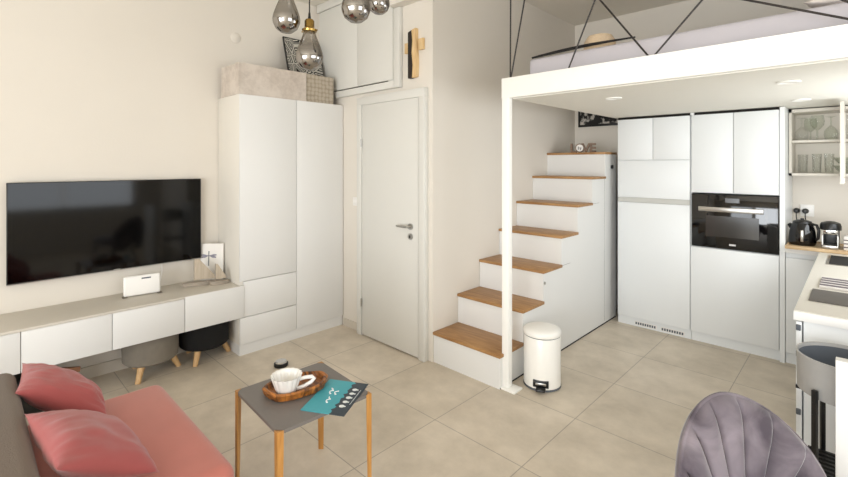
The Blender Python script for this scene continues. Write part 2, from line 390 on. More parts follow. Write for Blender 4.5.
# ------------------------------------------------------------------ floating media console
t = thing('media_console', 'long low white floating console of flip-down fronts under the television', 'console', (-3.78, 0.2, 0.31))
boxp('body', M['carcass'], t, -3.998, -3.5755, -1.2, 1.543, 0.315, 0.555)
boxp('top_board', M['consoletop'], t, -3.998, -3.553, -1.2, 1.543, 0.556, 0.572, bev=0.001)
for y0, y1 in ((-1.2, -0.222), (-0.218, 0.235), (0.239, 0.687), (0.691, 1.133), (1.137, 1.576)):
    boxp('front', M['white'], t, -3.5745, -3.552, y0, y1, 0.312, 0.5545 if y1 < 1.5 else 0.569, bev=0.0015)

# ------------------------------------------------------------------ television
t = thing('television', 'large flat black television mounted on the wall above the console', 'television', (-3.96, 0.79, 0.76))
boxp('housing', M['black'], t, -3.975, -3.945, 0.194, 1.386, 0.760, 1.427, bev=0.003)
boxp('screen', M['screen'], t, -3.945, -3.9435, 0.199, 1.381, 0.773, 1.422)
boxp('bezel_strip', M['steel'], t, -3.945, -3.942, 0.195, 1.385, 0.7605, 0.766)
boxp('badge', M['steel'], t, -3.945, -3.9415, 0.775, 0.815, 0.7665, 0.7715)
boxp('wall_bracket', M['black'], t, -3.999, -3.975, 0.55, 1.05, 0.95, 1.25)
b = MB(); b.tube([(-3.985, 1.10, 0.80), (-3.985, 1.105, 0.70), (-3.98, 1.09, 0.62), (-3.95, 1.06, 0.577)], 0.003); b.build('power_cord', M['plastic'], t)

# ------------------------------------------------------------------ staircase
NS = 7; RISE = 0.238; RUN = 0.2972; Y0 = 2.553; XL = -2.383; XR = -1.762
t = thing('staircase', 'white box staircase with oak treads climbing to the loft', 'staircase', (-2.07, 2.555, 0))
b = MB()
prof = []
for i in range(NS):
    prof += [(Y0 + 0.012 + i*RUN, 0.0 if i == 0 else (i*RISE - 0.02)), (Y0 + 0.012 + i*RUN, (i+1)*RISE - 0.022)]
prof += [(4.99, NS*RISE - 0.022), (4.99, 0)]
# body as stepped profile, one box per step so that it shades cleanly
for i in range(NS):
    y1 = Y0 + 0.012 + (i+1)*RUN if i < NS-1 else 4.62
    b.box(XL, XR - 0.004, Y0 + 0.012 + i*RUN, y1, 0, (i+1)*RISE - 0.0225)
b.box(XL, XR - 0.15, 4.62, 4.995, 0, NS*RISE - 0.0225)
b.build('body', M['white'], t, smooth=False)
for i in range(NS):
    y1 = Y0 + (i+1)*RUN + 0.014 if i < NS-1 else 4.62
    boxp('tread', M['oak'], t, XL, XR + 0.006, Y0 + i*RUN, y1, (i+1)*RISE - 0.022, (i+1)*RISE, bev=0.002)
# side panels: a lower drawer front, an upper panel and the tall end panel, with shadow gaps between
for (ya, yb, z) in ((Y0+3*RUN+0.01, Y0+3*RUN+0.17, 2.96*RISE), (Y0+5*RUN+0.01, Y0+5*RUN+0.17, 4.96*RISE)): boxp('panel_joint', M['potgrey'], t, XR-0.004, XR-0.0028, ya, yb, z-0.002, z+0.001)
boxp('panel_joint', M['potgrey'], t, XR-0.004, XR-0.0028, 4.33, 4.333, 0.03, 1.42)
boxp('panel_joint', M['dark'], t, XR-0.004, XR-0.002, 2.57, 4.61, 0, 0.010)
MB().cyl((XR-0.004, 3.175, 0.615), (XR+0.004, 3.175, 0.615), 0.011, n=16).build('knob', M['steel'], t)
MB().cyl((XR-0.004, 4.50, 1.52), (XR+0.012, 4.50, 1.52), 0.018, n=16).build('hook', M['black'], t)
# folded board in the narrow gap between staircase and fridge cabinet
b = MB(); b.box(-1.745, -1.705, 4.63, 4.97, 0.01, 1.42, 0.012); tag(b.build('ironing_board', M['speckle']), 'dark speckled folded board standing in the gap between stairs and fridge cabinet', 'ironing board')

# ------------------------------------------------------------------ loft
LZ0, LZ1 = 2.0, 2.14
t = thing('loft_platform', 'white loft platform with a deep bright fascia on a slender square post', 'loft', (-1.75, 2.62, 0))
boxp('fascia', M['fascia'], t, -1.785, 0.45, 2.615, 2.66, 2.005, LZ1+0.005, bev=0.003)
boxp('deck', M['soffit'], t, -1.72, 0.448, 2.66, 4.995, LZ0, LZ1)
p = boxp('post', M['fascia'], t, -1.772, -1.720, 2.60, 2.650, 0.012, 2.0045, bev=0.003)
boxp('base_plate', M['fascia'], p, -1.80, -1.655, 2.575, 2.68, 0.0, 0.012, bev=0.003)
GC = 'black steel cables strung as the loft railing'
cab = [((-1.728, 2.143), (-1.722, 3.168), 'black vertical cable rising from the left end of the loft fascia'),
       ((-1.722, 2.146), (-1.585, 2.80), 'black slightly slanted cable beside the vertical one at the loft left end'),
       ((-1.300, 2.146), (-1.122, 2.555), 'black cable leaning right, second foot along the fascia, over the mattress end'),
       ((-0.832, 2.146), (-1.122, 2.555), 'black cable leaning left over the black mattress strap'),
       ((-0.800, 2.146), (-0.546, 2.420), 'black cable leaning right from the middle foot of the fascia'),
       ((0.02, 2.146), (-0.546, 2.420), 'long shallow black cable sloping down toward the right photo edge'),
       ((0.09, 2.146), (-0.35, 2.50), 'rightmost black cable sloping down in front of the loft pillow')]
for (a, c, lab) in cab:
    tag(MB().tube([(a[0], 2.638, a[1]), (c[0], 2.638, c[1])], 0.0052, n=8).build('railing_cable', M['cable']), lab, 'cable', GC)
# mattress, strap, hat, pillow on the loft
boxp_m = MB().box(-1.66, 0.40, 2.76, 4.6, LZ1+0.001, 2.285, 0.03, 3)
t = thing('mattress', 'lilac-grey mattress lying on the loft behind the fascia', 'mattress', (-0.6, 3.6, LZ1))
boxp_m.build('cover', M['bed'], t)
b = MB(); pts = []
for i in range(13):
    k = i/12; pts.append((-1.638 + 0.69*k, 2.775, 2.292 + 0.010*math.sin(k*math.pi) + 0.010*k))
b.tube(pts, [0.005 + 0.006*math.sin(math.pi*min(1, 0.12+k/13)) for k in range(13)], n=8)
tag(b.build('strap', M['black']), 'black strap lying along the left near edge of the loft mattress', 'strap')
b = MB(); b.lathe([(0.135, 0), (0.135, 0.006), (0.10, 0.012), (0.097, 0.07), (0.075, 0.105), (0.03, 0.118), (0.0, 0.12)], (-1.225, 2.93, 2.287), 32); 
tag(b.build('straw_hat', M['straw']), 'tan straw hat with a round crown lying on the loft mattress', 'hat')

# ------------------------------------------------------------------ kitchen: tall units
KY = 4.45
t = thing('fridge_cabinet', 'tall white built-in fridge cabinet with grip rail beside the stairs', 'cabinet', (-1.37, 4.72, 0))
boxp('body', M['whitek'], t, -1.690, -1.058, KY+0.022, 4.995, 0.085, 1.970)
boxp('plinth', M['whitek'], t, -1.690, -1.058, KY+0.03, 4.9, 0, 0.083)
boxp('door', M['whitek'], t, -1.683, -1.366, KY, KY+0.02, 1.588, 1.976, bev=0.0015)
boxp('door', M['whitek'], t, -1.362, -1.062, KY, KY+0.02, 1.588, 1.976, bev=0.0015)
boxp('door', M['whitek'], t, -1.683, -1.062, KY, KY+0.02, 1.232, 1.583, bev=0.0015)
boxp('grip_rail', mat('satin_rail', '#c4c3bd', 0.4), t, -1.683, -1.062, KY+0.004, KY+0.02, 1.186, 1.230)
boxp('door', M['whitek'], t, -1.683, -1.062, KY, KY+0.02, 0.088, 1.183, bev=0.0015)
boxp('gap_shade_strip', M['dark'], t, -1.683, -1.062, KY+0.012, KY+0.021, 1.977, 1.998)  # dark strip painting the shade in the gap below the soffit
for x0 in (-1.535, -1.305):
    g = boxp('vent_grille', M['plastic'], t, x0, x0+0.195, KY+0.027, KY+0.0295, 0.012, 0.05)
    b = MB()
    for k in range(9): b.box(x0+0.008+k*0.0205, x0+0.022+k*0.0205, KY+0.0255, KY+0.0268, 0.02, 0.042)
    b.build('slot', M['potin'], g, smooth=False)
t = thing('oven_cabinet', 'tall white kitchen cabinet housing the built-in oven', 'cabinet', (-0.75, 4.72, 0))
b = MB(); b.box(-1.055, -0.41, KY+0.45, 4.995, 0.085, 1.970); b.box(-1.055, -0.41, KY+0.022, KY+0.45, 0.085, 0.832); b.box(-1.055, -0.41, KY+0.022, KY+0.45, 1.30, 1.970); b.box(-1.055, -1.049, KY+0.022, KY+0.45, 0.832, 1.30)
b.build('body', M['whitek'], t, smooth=False)
boxp('plinth', M['whitek'], t, -1.055, -0.41, KY+0.03, 4.9, 0, 0.083)
boxp('filler_panel', M['whitek'], t, -0.440, -0.408, KY, 4.995, 0.0, 1.995)
boxp('door', M['whitek'], t, -1.050, -0.745, KY, KY+0.02, 1.305, 1.976, bev=0.0015)
boxp('door', M['whitek'], t, -0.741, -0.445, KY, KY+0.02, 1.305, 1.976, bev=0.0015)
boxp('door', M['whitek'], t, -1.055, -0.445, KY, KY+0.02, 0.088, 0.828, bev=0.0015)
boxp('gap_shade_strip', M['dark'], t, -1.028, -0.445, KY+0.012, KY+0.021, 1.977, 1.998)  # shade of the open gap over the oven doors, painted as a strip
boxp('filler_post', M['whitek'], t, -1.058, -1.03, KY, KY+0.021, 1.977, 1.998)
t = thing('oven', 'black glass built-in oven with a long steel handle', 'oven', (-0.745, 4.5, 0.84))
boxp('front', M['blackgloss'], t, -1.046, -0.446, KY-0.004, KY+0.02, 0.838, 1.292, bev=0.002)
boxp('body', M['black'], t, -1.03, -0.455, KY+0.0205, KY+0.40, 0.85, 1.285)
boxp('window', M['ovenwin'], t, -0.940, -0.570, KY-0.0055, KY-0.004, 0.935, 1.110)
boxp('display', M['ovenwin'], t, -0.80, -0.70, KY-0.0055, KY-0.004, 1.225, 1.262)
boxp('logo', M['steel'], t, -0.772, -0.725, KY-0.0055, KY-0.004, 0.868, 0.882)
b = MB(); b.box(-0.985, -0.535, KY-0.055, KY-0.043, 1.148, 1.188, 0.004); b.box(-0.96, -0.94, KY-0.045, KY-0.004, 1.158, 1.178); b.box(-0.58, -0.56, KY-0.045, KY-0.004, 1.158, 1.178)
b.build('handle', M['steel'], t)

# base run: corner unit and peninsula
WT = 0.905
t = thing('corner_base_cabinet', 'narrow white base cabinet in the kitchen corner beside the oven tower', 'cabinet', (-0.3, 4.7, 0))
boxp('body', M['whitek'], t, -0.405, -0.175, KY+0.024, 4.99, 0.0, 0.862)
boxp('door', M['whitek'], t, -0.404, -0.19, KY+0.002, KY+0.022, 0.088, 0.822, bev=0.0015)
t = thing('worktop', 'pale greige L-shaped kitchen worktop with white front edge', 'worktop', (0.0, 3.6, 0.86))
b = MB(); b.box(-0.203, 0.445, 2.556, KY-0.012, WT-0.004, WT); b.box(-0.405, 0.445, KY-0.012, 4.99, WT-0.004, WT)
b.build('surface', M['worktop'], t, smooth=False)
b = MB(); b.box(-0.205, 0.445, 2.552, KY-0.0125, 0.863, WT-0.0042, 0.0015); b.box(-0.407, 0.445, KY-0.0125, 4.99, 0.863, WT-0.0042, 0.0015)
b.build('slab', M['wtedge'], t)
t = thing('peninsula_cabinet', 'white base cabinet under the near end of the worktop with dark hinges', 'cabinet', (0.1, 3.4, 0))
boxp('body', M['whitek'], t, -0.172, 0.445, 2.575, 4.40, 0.0, 0.862)
for y0, y1 in ((2.565, 3.18), (3.184, 3.80), (3.804, 4.43)): boxp('door', M['whitek'], t, -0.197, -0.1775, y0, y1, 0.088, 0.855, bev=0.0015)
for z in (0.83, 0.715, 0.46):
    MB().box(-0.197, -0.180, 2.556, 2.5645, z-0.013, z+0.013, 0.003).build('hinge', M['potin'], t)

# sink, hob, towel, tray and machines
t = thing('sink', 'dark inset kitchen sink in the worktop near the coffee machine', 'sink', (0.1, 4.0, WT))
b = MB(); b.box(-0.150, 0.33, 3.86, 4.26, WT+0.0005, WT+0.003, 0.001); b.build('rim', M['steel'], t)
b = MB(); b.box(-0.135, 0.315, 3.875, 4.245, WT+0.0032, WT+0.0042); b.build('basin', M['dark'], t)
b = MB(); b.tube([(0.12, 4.30, WT+0.001), (0.12, 4.30, 1.12), (0.12, 4.26, 1.17), (0.12, 4.18, 1.18), (0.12, 4.13, 1.14)], 0.011); b.build('tap', M['steel'], t)
t = thing('cutting_board', 'dark slate board lying on the worktop near its front end', 'board', (0.05, 2.9, WT))
b = MB(); b.box(-0.168, 0.33, 2.775, 3.035, WT+0.001, WT+0.007, 0.002); b.build('plate', mat('slate', '#5d5853', 0.5, var=0.06), t)
b = MB(); b.mi = 0
for k in range(9):
    b.mi = k % 2; b.box(-0.145, 0.16, 3.10 + k*0.031, 3.10 + (k+1)*0.031, WT+0.001, WT+0.010 + 0.002*(k % 2))
tag(b.build('dish_towel', [M['stripe_l'], M['stripe_d']], smooth=False), 'folded dish towel with grey and white stripes on the worktop', 'towel')
t = thing('serving_tray', 'light wooden tray in the worktop corner carrying kettle and coffee machine', 'tray', (-0.15, 4.55, WT))
b = MB(); b.box(-0.395, 0.14, 4.36, 4.74, WT+0.001, WT+0.016, 0.004); b.build('base', M['traywood'], t)
b = MB(); b.box(-0.395, 0.14, 4.355, 4.37, WT+0.001, WT+0.026, 0.003); b.box(-0.395, 0.14, 4.735, 4.75, WT+0.001, WT+0.026, 0.003); b.box(-0.40, -0.388, 4.355, 4.75, WT+0.001, WT+0.026, 0.003); b.box(0.133, 0.145, 4.355, 4.75, WT+0.001, WT+0.026, 0.003); b.build('rim', M['traywood'], t)
TZ = WT + 0.0165
t = thing('kettle', 'black electric kettle on the wooden tray', 'kettle', (-0.312, 4.56, TZ))
b = MB(); b.lathe([(0.075, 0), (0.082, 0.012), (0.086, 0.03), (0.080, 0.10), (0.068, 0.155), (0.058, 0.17)], (-0.312, 4.56, TZ), 32); b.build('jug', M['blackgloss'], t)
b = MB(); b.lathe([(0.060, 0.168), (0.056, 0.182), (0.03, 0.192), (0.012, 0.194), (0.012, 0.205), (0.0, 0.207)], (-0.312, 4.56, TZ), 24); b.build('lid', M['black'], t)
b = MB(); b.tube([(-0.252, 4.545, TZ+0.165), (-0.226, 4.535, TZ+0.16), (-0.214, 4.532, TZ+0.12), (-0.218, 4.533, TZ+0.06), (-0.236, 4.54, TZ+0.04)], 0.010); b.build('handle', M['black'], t)
b = MB(); b.tube([(-0.365, 4.57, TZ+0.12), (-0.395, 4.575, TZ+0.155)], [0.024, 0.012]); b.build('spout', M['black'], t)
b = MB(); b.box(-0.318, -0.300, 4.474, 4.482, TZ+0.03, TZ+0.12, 0.003); b.build('water_gauge', M['steel'], t)
t = thing('coffee_machine', 'small black coffee capsule machine with silver front right of the kettle', 'coffee machine', (-0.15, 4.56, TZ))
b = MB(); b.box(-0.190, -0.100, 4.54, 4.70, TZ, TZ+0.15, 0.008); b.build('body', M['black'], t)
b = MB(); b.lathe([(0.062, 0.0), (0.062, 0.03), (0.055, 0.05), (0.025, 0.062), (0.0, 0.064)], (-0.148, 4.54, TZ+0.135), 28, sy=1.25); b.build('head', M['black'], t)
b = MB(); b.box(-0.190, -0.105, 4.525, 4.541, TZ+0.10, TZ+0.14, 0.004); b.build('brew_panel', M['chrome'], t)
b = MB(); b.box(-0.193, -0.102, 4.44, 4.54, TZ, TZ+0.028, 0.004); b.build('drip_tray', M['steel'], t)
for x0 in (-0.193, -0.109): boxp('side_rail', M['steel'], t, x0, x0+0.007, 4.44, 4.539, TZ+0.0285, TZ+0.10)
t = thing('striped_box', 'white striped box on the wooden tray at the right photo edge', 'box', (-0.01, 4.52, TZ))
b = MB(); b.box(-0.075, 0.06, 4.46, 4.58, TZ, TZ+0.10, 0.004); b.build('body', M['paper'], t)
b = MB()
for k in range(3): b.box(-0.0755, 0.0605, 4.4595, 4.5805, TZ+0.018+k*0.026, TZ+0.026+k*0.026)
b.build('stripe', M['stripe_d'], t)
t = thing('wall_socket', 'white double wall socket above the kettle', 'socket', (-0.33, 4.998, 1.15))
boxp('plate', M['plastic'], t, -0.355, -0.265, 4.988, 4.9995, 1.105, 1.205, bev=0.004)
for x, lab in ((-0.378, 'black plug at the left above the kettle with its cord'), (-0.320, 'black plug right of the other, pushed into the white socket')):
    b = MB(); b.lathe([(0.021, 0), (0.023, 0.01), (0.020, 0.03), (0.010, 0.045)], (0, 0, 0), 20)
    bmesh.ops.transform(b.bm, matrix=Matrix.Translation((x, 4.987 if x > -0.35 else 4.999, 1.150)) @ Matrix.Rotation(R(90), 4, 'X'), verts=b.bm.verts)
    b.tube([(x, 4.955, 1.145), (x, 4.95, 1.10), (x+0.008, 4.96, 1.02), (x+0.01, 4.97, 0.93)], 0.004)
    tag(b.build('power_plug', M['black']), lab, 'plug', 'black plugs above the kettle')

# glass-front wall cabinet
GY = 4.68
t = thing('glass_cabinet', 'pale wall cabinet with one shelf and its glazed door swung open, full of glassware', 'cabinet', (-0.2, 4.85, 1.45))
b = MB(); b.box(-0.404, -0.386, GY, 4.995, 1.455, 1.99); b.box(-0.404, 0.20, GY, 4.995, 1.455, 1.475); b.box(-0.404, 0.20, GY, 4.995, 1.965, 1.99); b.box(0.182, 0.20, GY, 4.995, 1.455, 1.99)
b.box(-0.386, 0.182, 4.983, 4.995, 1.475, 1.965)
b.build('body', M['consoletop'], t, smooth=False)
boxp('shelf', M['consoletop'], t, -0.385, 0.181, GY+0.02, 4.982, 1.722, 1.740)
b = MB(); b.box(-0.088, -0.068, 4.16, 4.20, 1.412, 1.975); b.box(-0.088, -0.068, 4.63, 4.675, 1.412, 1.975); b.box(-0.088, -0.068, 4.20, 4.63, 1.412, 1.45); b.box(-0.088, -0.068, 4.20, 4.63, 1.935, 1.975)
dr = b.build('door', M['consoletop'], t, smooth=False)
boxp('pane', M['glass'], dr, -0.080, -0.076, 4.20, 4.63, 1.45, 1.935)
def goblet(parent_lab, x, y, z, up=False, m='glass', k=1.0):
    pr = [(0.034, 0), (0.034, 0.003), (0.006, 0.010), (0.005, 0.075), (0.022, 0.09), (0.040, 0.115), (0.044, 0.145), (0.036, 0.19)]
    if up: pr = [(r, 0.19 - h) for r, h in pr][::-1]
    tag(MB().lathe([(r*k, h*k) for r, h in pr], (x, y, z), 24, cap=False).build('wine_glass', M[m]), parent_lab, 'glass', 'wine glasses on the top shelf')
goblet('leftmost upside-down wine glass on the upper cabinet shelf', -0.335, 4.83, 1.741, True)
goblet('upright stemmed glass second from left on the upper shelf', -0.235, 4.78, 1.741, False, 'greenglass', 1.05)
goblet('upside-down wine glass third from left on the upper shelf', -0.155, 4.83, 1.741, True, 'greenglass')
goblet('rightmost upside-down wine glass in view on the upper shelf', -0.06, 4.80, 1.741, True)
goblet('wine glass at the back of the upper shelf between the first two', -0.285, 4.93, 1.741, False, 'greenglass')
for i, (x, y, r, h, lab) in enumerate(((-0.325, 4.80, 0.034, 0.15, 'leftmost tall tumbler on the lower cabinet shelf'), (-0.238, 4.79, 0.031, 0.155, 'slim tall tumbler second from left on the lower shelf'),
                                       (-0.165, 4.80, 0.031, 0.155, 'slim tall tumbler third from left on the lower shelf'))):
    b = MB(); b.lathe([(r*0.8, 0.0), (r*0.85, 0.002), (r, h), (r*0.94, h), (r*0.78, 0.012), (0.0, 0.012)], (x, y, 1.476), 24, cap=False)
    tag(b.build('tumbler', M['glass']), lab, 'glass', 'tall tumblers on the lower shelf')
for k, lab in ((0, 'lower glass bowl of the stack at the right of the lower shelf'), (1, 'upper glass bowl of the stack at the right of the lower shelf')):
    b = MB(); b.lathe([(0.03, 0), (0.034, 0.002), (0.06, 0.03), (0.078, 0.062), (0.074, 0.062), (0.056, 0.032), (0.03, 0.006), (0, 0.006)], (-0.065, 4.79, 1.476 + k*0.0625), 28, cap=False)
    tag(b.build('glass_bowl', M['greenglass']), lab, 'bowl', 'glass bowls on the lower shelf')

# downlights in the soffit
def downlight(x, y, lab):
    t = thing('downlight', lab, 'light', (x, y, LZ0), 'recessed lights in the loft soffit')
    b = MB(); b.lathe([(0.036, -0.0005), (0.052, -0.0005), (0.052, -0.006), (0.048, -0.009), (0.036, -0.006), (0.036, -0.0005)], (x, y, LZ0), 32, cap=False); b.build('ring', M['fascia'], t)
    b = MB(); b.lathe([(0.0, -0.001), (0.035, -0.001), (0.035, -0.004), (0.0, -0.005)], (x, y, LZ0), 24, cap=False); b.build('lens', M['lampglow'], t)
downlight(-1.196, 3.09, 'round recessed light in the soffit nearest the white post')
downlight(-0.272, 3.14, 'round recessed light in the soffit, near right, above the worktop')
downlight(-0.285, 4.08, 'small-looking round recessed light in the soffit nearest the glass cabinet')

# picture in the stair niche and word sign on the top step
t = thing('picture', 'dark black-and-white framed print on the niche wall above the top step', 'picture', (-2.1, 4.998, 1.98))
boxp('frame', M['black'], t, -2.335, -1.80, 4.978, 4.9995, 1.975, 2.25, bev=0.002)
boxp('print', M['bw'], t, -2.31, -1.825, 4.976, 4.978, 2.0, 2.235)
sg = thing('word_sign', 'small brown wooden LOVE letter sign standing on the top stair tread', 'sign', (0, 0, 0))
def letter(ch, x, z, size, depth, m, y=0.0):
    cu = bpy.data.curves.new('letter', 'FONT'); cu.body = ch; cu.size = size; cu.extrude = depth/2; cu.bevel_depth = 0.0; cu.align_x = 'CENTER'; cu.offset = 0.004
    o = bpy.data.objects.new('letter', cu); C.objects.link(o)
    bpy.context.view_layer.update()
    me = bpy.data.meshes.new_from_object(o.evaluated_get(bpy.context.evaluated_depsgraph_get()))
    bpy.data.objects.remove(o); bpy.data.curves.remove(cu)
    me.transform(Matrix.Translation((x, y, z)) @ Matrix.Rotation(R(90), 4, 'X'))
    me.materials.clear(); me.materials.append(m)
    return me
for ch, x in (('L', -0.098), ('V', 0.030), ('E', 0.095)):
    me = letter(ch, x, 0.002, 0.13, 0.025, M['signbrown']); o = bpy.data.objects.new('letter', me); C.objects.link(o); o.parent = sg
b = MB(); b.cyl((-0.030, 0.0125, 0.047), (-0.030, -0.0125, 0.047), 0.046, n=28); o = b.build('letter', M['signbrown'], sg)
b = MB(); b.cyl((-0.030, -0.0125, 0.047), (-0.030, -0.015, 0.047), 0.036, n=28); dl = b.build('dial', M['paper'], o); dl['label'] = 'white round face inside the letter O'
b = MB(); b.box(-0.036, -0.012, -0.0165, -0.0151, 0.044, 0.050); b.box(-0.046, -0.040, -0.0165, -0.0151, 0.03, 0.062); b.box(-0.026, -0.020, -0.0165, -0.0151, 0.024, 0.042); b.build('face_mark', M['dark'], o)
sg.location = (-2.035, 4.45, NS*RISE + 0.001); sg.rotation_euler = (0, 0, R(12))

# ------------------------------------------------------------------ pendant lamps
def pendant(x, y, zb, dia, hgt, lab):       # zb = bottom of glass
    t = thing('pendant_lamp', lab, 'lamp', (x, y, CEIL), 'smoked glass drop pendants')
    r = dia/2
    pr = [(0.002, 0), (r*0.45, r*0.10), (r*0.80, r*0.38), (r*0.98, r*0.80), (r, r*1.05), (r*0.95, r*1.35), (r*0.80, r*1.80), (r*0.60, r*2.3), (r*0.45, r*2.75), (r*0.36, r*3.2), (r*0.34, hgt)]
    # resample smoothly
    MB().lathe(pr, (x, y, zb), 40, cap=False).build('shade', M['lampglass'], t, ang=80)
    zt = zb + hgt
    b = MB(); b.lathe([(r*0.34, -0.012), (r*0.52, -0.010), (r*0.56, 0.0), (r*0.42, 0.006), (r*0.36, 0.012), (r*0.36, 0.042), (r*0.28, 0.050), (0.008, 0.053), (0.0, 0.054)], (x, y, zt), 28); b.build('cap', M['brass'], t)
    for k in range(4):
        a = k*math.pi/2 + 0.4; MB().cyl((x+math.cos(a)*r*0.5, y+math.sin(a)*r*0.5, zt-0.004), (x+math.cos(a)*r*0.68, y+math.sin(a)*r*0.68, zt-0.006), 0.004, n=8).build('thumbscrew', M['brass'], t)
    MB().cyl((x, y, zt+0.054), (x, y, zt+0.085), 0.008, 0.0045, n=10).build('strain_relief', M['black'], t)
    MB().cyl((x, y, zt+0.0852), (x, y, CEIL-0.02), 0.0032, n=8).build('cord', M['cable'], t)
    b = MB(); b.lathe([(0.045, -0.022), (0.05, -0.018), (0.05, 0.0)], (x, y, CEIL), 24); b.build('ceiling_rose', M['brass'], t)
def at(px, py, dd):
    u = (px-424)/FPX; v = (HOR-py)/FPX; ca, sa = math.cos(YAW), math.sin(YAW)
    return dd*(-sa+u*ca), dd*(ca+u*sa), EYE + dd*v
for px, pyb, dd, dia, hgt, lab in ((286.5, 33.5, 2.2, 0.132, 0.235, 'leftmost smoked glass drop pendant, cut by the top photo edge'),
                                   (309.5, 70.5, 2.2, 0.132, 0.200, 'lowest hanging smoked glass drop pendant with visible brass cap and cord'),
                                   (356, 23, 2.05, 0.132, 0.235, 'larger round-bottomed smoked pendant right of the visible cord'),
                                   (379, 14.5, 2.45, 0.118, 0.22, 'rightmost smaller smoked pendant partly behind its neighbour')):
    x, y, z = at(px, pyb, dd); pendant(x, y, z, dia, hgt, lab)

# ------------------------------------------------------------------ wall decorations
t = thing('cross', 'small wooden wall cross, half charred black and half pale wood', 'cross', (-2.565, 2.554, 2.25))
b = MB(); b.prism([(-0.045, 0), (0.0, 0.0), (0.008, 0.10), (-0.004, 0.2), (0.004, 0.30), (-0.006, 0.385), (-0.045, 0.372)], (-2.582, 2.553, 2.245), (1, 0, 0), (0, 0, 1), (0, -1, 0), 0.035); o = b.build('dark_half', M['crossdark'], t); o['label'] = 'charred black left half of the upright'
b = MB(); b.prism([(0.002, 0), (0.045, 0.006), (0.050, 0.12), (0.042, 0.25), (0.040, 0.395), (-0.004, 0.385), (0.006, 0.30), (-0.002, 0.2), (0.010, 0.10)], (-2.582, 2.553, 2.245), (1, 0, 0), (0, 0, 1), (0, -1, 0), 0.035); b.build('pale_half', M['crosspale'], t)
boxp('crossbar', M['crosspale'], t, -2.680, -2.620, 2.530, 2.553, 2.455, 2.54, bev=0.002)
boxp('crossbar', M['crosspale'], t, -2.520, -2.468, 2.530, 2.553, 2.46, 2.55, bev=0.002)
t = thing('light_switch', 'small white light switch on the wall left of the door', 'switch', (-3.37, 2.554, 1.2))
boxp('plate', M['plastic'], t, -3.40, -3.32, 2.545, 2.5545, 1.16, 1.24, bev=0.003)
boxp('rocker', M['plastic'], t, -3.385, -3.335, 2.541, 2.545, 1.175, 1.225, bev=0.002)
b = MB(); b.lathe([(0.045, 0), (0.045, 0.004), (0.040, 0.007), (0.0, 0.008)], (0, 0, 0), 32)
bmesh.ops.transform(b.bm, matrix=Matrix.Translation((-3.9995, 1.70, 2.68)) @ Matrix.Rotation(R(90), 4, 'Y'), verts=b.bm.verts)
tag(b.build('junction_cover', M['wall']), 'small round cover plate on the wall high above the wardrobe', 'cover plate')

# boxes and picture on top of the wardrobe
WZ = 2.1155
t = thing('storage_box', 'long marbled beige storage box on top of the wardrobe', 'box', (-3.75, 1.86, WZ))
boxp('body', M['marble'], t, -3.92, -3.580, 1.543, 2.160, WZ+0.0005, WZ+0.20)
boxp('lid', M['marble'], t, -3.92, -3.580, 1.543, 2.160, WZ+0.2003, WZ+0.255)
t = thing('storage_box', 'smaller olive-grey patterned cube box on the wardrobe right of the long box', 'box', (-3.75, 2.31, WZ))
boxp('body', M['lattice'], t, -3.885, -3.595, 2.164, 2.462, WZ+0.0005, WZ+0.20)
boxp('lid', M['lattice'], t, -3.885, -3.595, 2.164, 2.462, WZ+0.2003, WZ+0.254)
t = thing('ornament_panel', 'square black panel with white ornament leaning on the wall above the boxes', 'picture', (0, 0, 0))
boxp('panel', M['black'], t, -0.009, 0.009, -0.195, 0.195, 0, 0.395, bev=0.002)
boxp('ornament', M['ornament'], t, 0.009, 0.0105, -0.185, 0.185, 0.01, 0.385)
t.location = (-3.79, 2.297, WZ+0.261); t.rotation_euler = (0, R(-17), 0)

# ------------------------------------------------------------------ things on the console
CZ = 0.5722
t = thing('router', 'flat white router with rounded corners standing below the television', 'router', (0, 0, 0))
b = MB(); b.box(-0.016, 0.016, -0.118, 0.118, 0.004, 0.150, 0.014, 4); b.build('case', M['plastic'], t)
boxp('vent_slot', M['potin'], t, 0.0155, 0.0168, -0.005, 0.055, 0.120, 0.130)
boxp('foot', M['greyfab'], t, -0.03, 0.03, -0.125, -0.095, 0.0, 0.006); boxp('foot', M['greyfab'], t, -0.03, 0.03, 0.095, 0.125, 0.0, 0.006)
t.location = (-3.83, 0.930, CZ); t.rotation_euler = (0, R(-6), R(-7))
t = thing('canvas_print', 'small white canvas with a dragonfly standing behind the wooden sailboats', 'picture', (0, 0, 0))
boxp('canvas', M['paper'], t, -0.009, 0.009, -0.093, 0.093, 0, 0.305, bev=0.002)
b = MB(); b.box(0.0092, 0.0102, -0.028, -0.022, 0.12, 0.235); b.lathe([(0.0, -0.005), (0.006, 0), (0.0, 0.006)], (0.0096, -0.025, 0.237), 10)
b.build('dragonfly_body', M['navy'], t)
WP = mat('wing_print', '#8f8c9a', 0.7)
for sgn in (-1, 1):
    b = MB()
    b.prism([(0.0, 0), (sgn*0.04, 0.012), (sgn*0.062, 0.010), (sgn*0.065, 0.002), (sgn*0.04, -0.004)], (0.0092, -0.025, 0.205), (0, 1, 0), (0, 0, 1), (1, 0, 0), 0.0008)
    b.prism([(0.0, 0.006), (sgn*0.04, 0.004), (sgn*0.06, -0.004), (sgn*0.06, -0.014), (sgn*0.03, -0.012)], (0.0092, -0.025, 0.199), (0, 1, 0), (0, 0, 1), (1, 0, 0), 0.0008)
    b.build('dragonfly_wing', WP, t)
t.location = (-3.905, 1.458, CZ+0.0005); t.rotation_euler = (0, R(-3), R(-42))
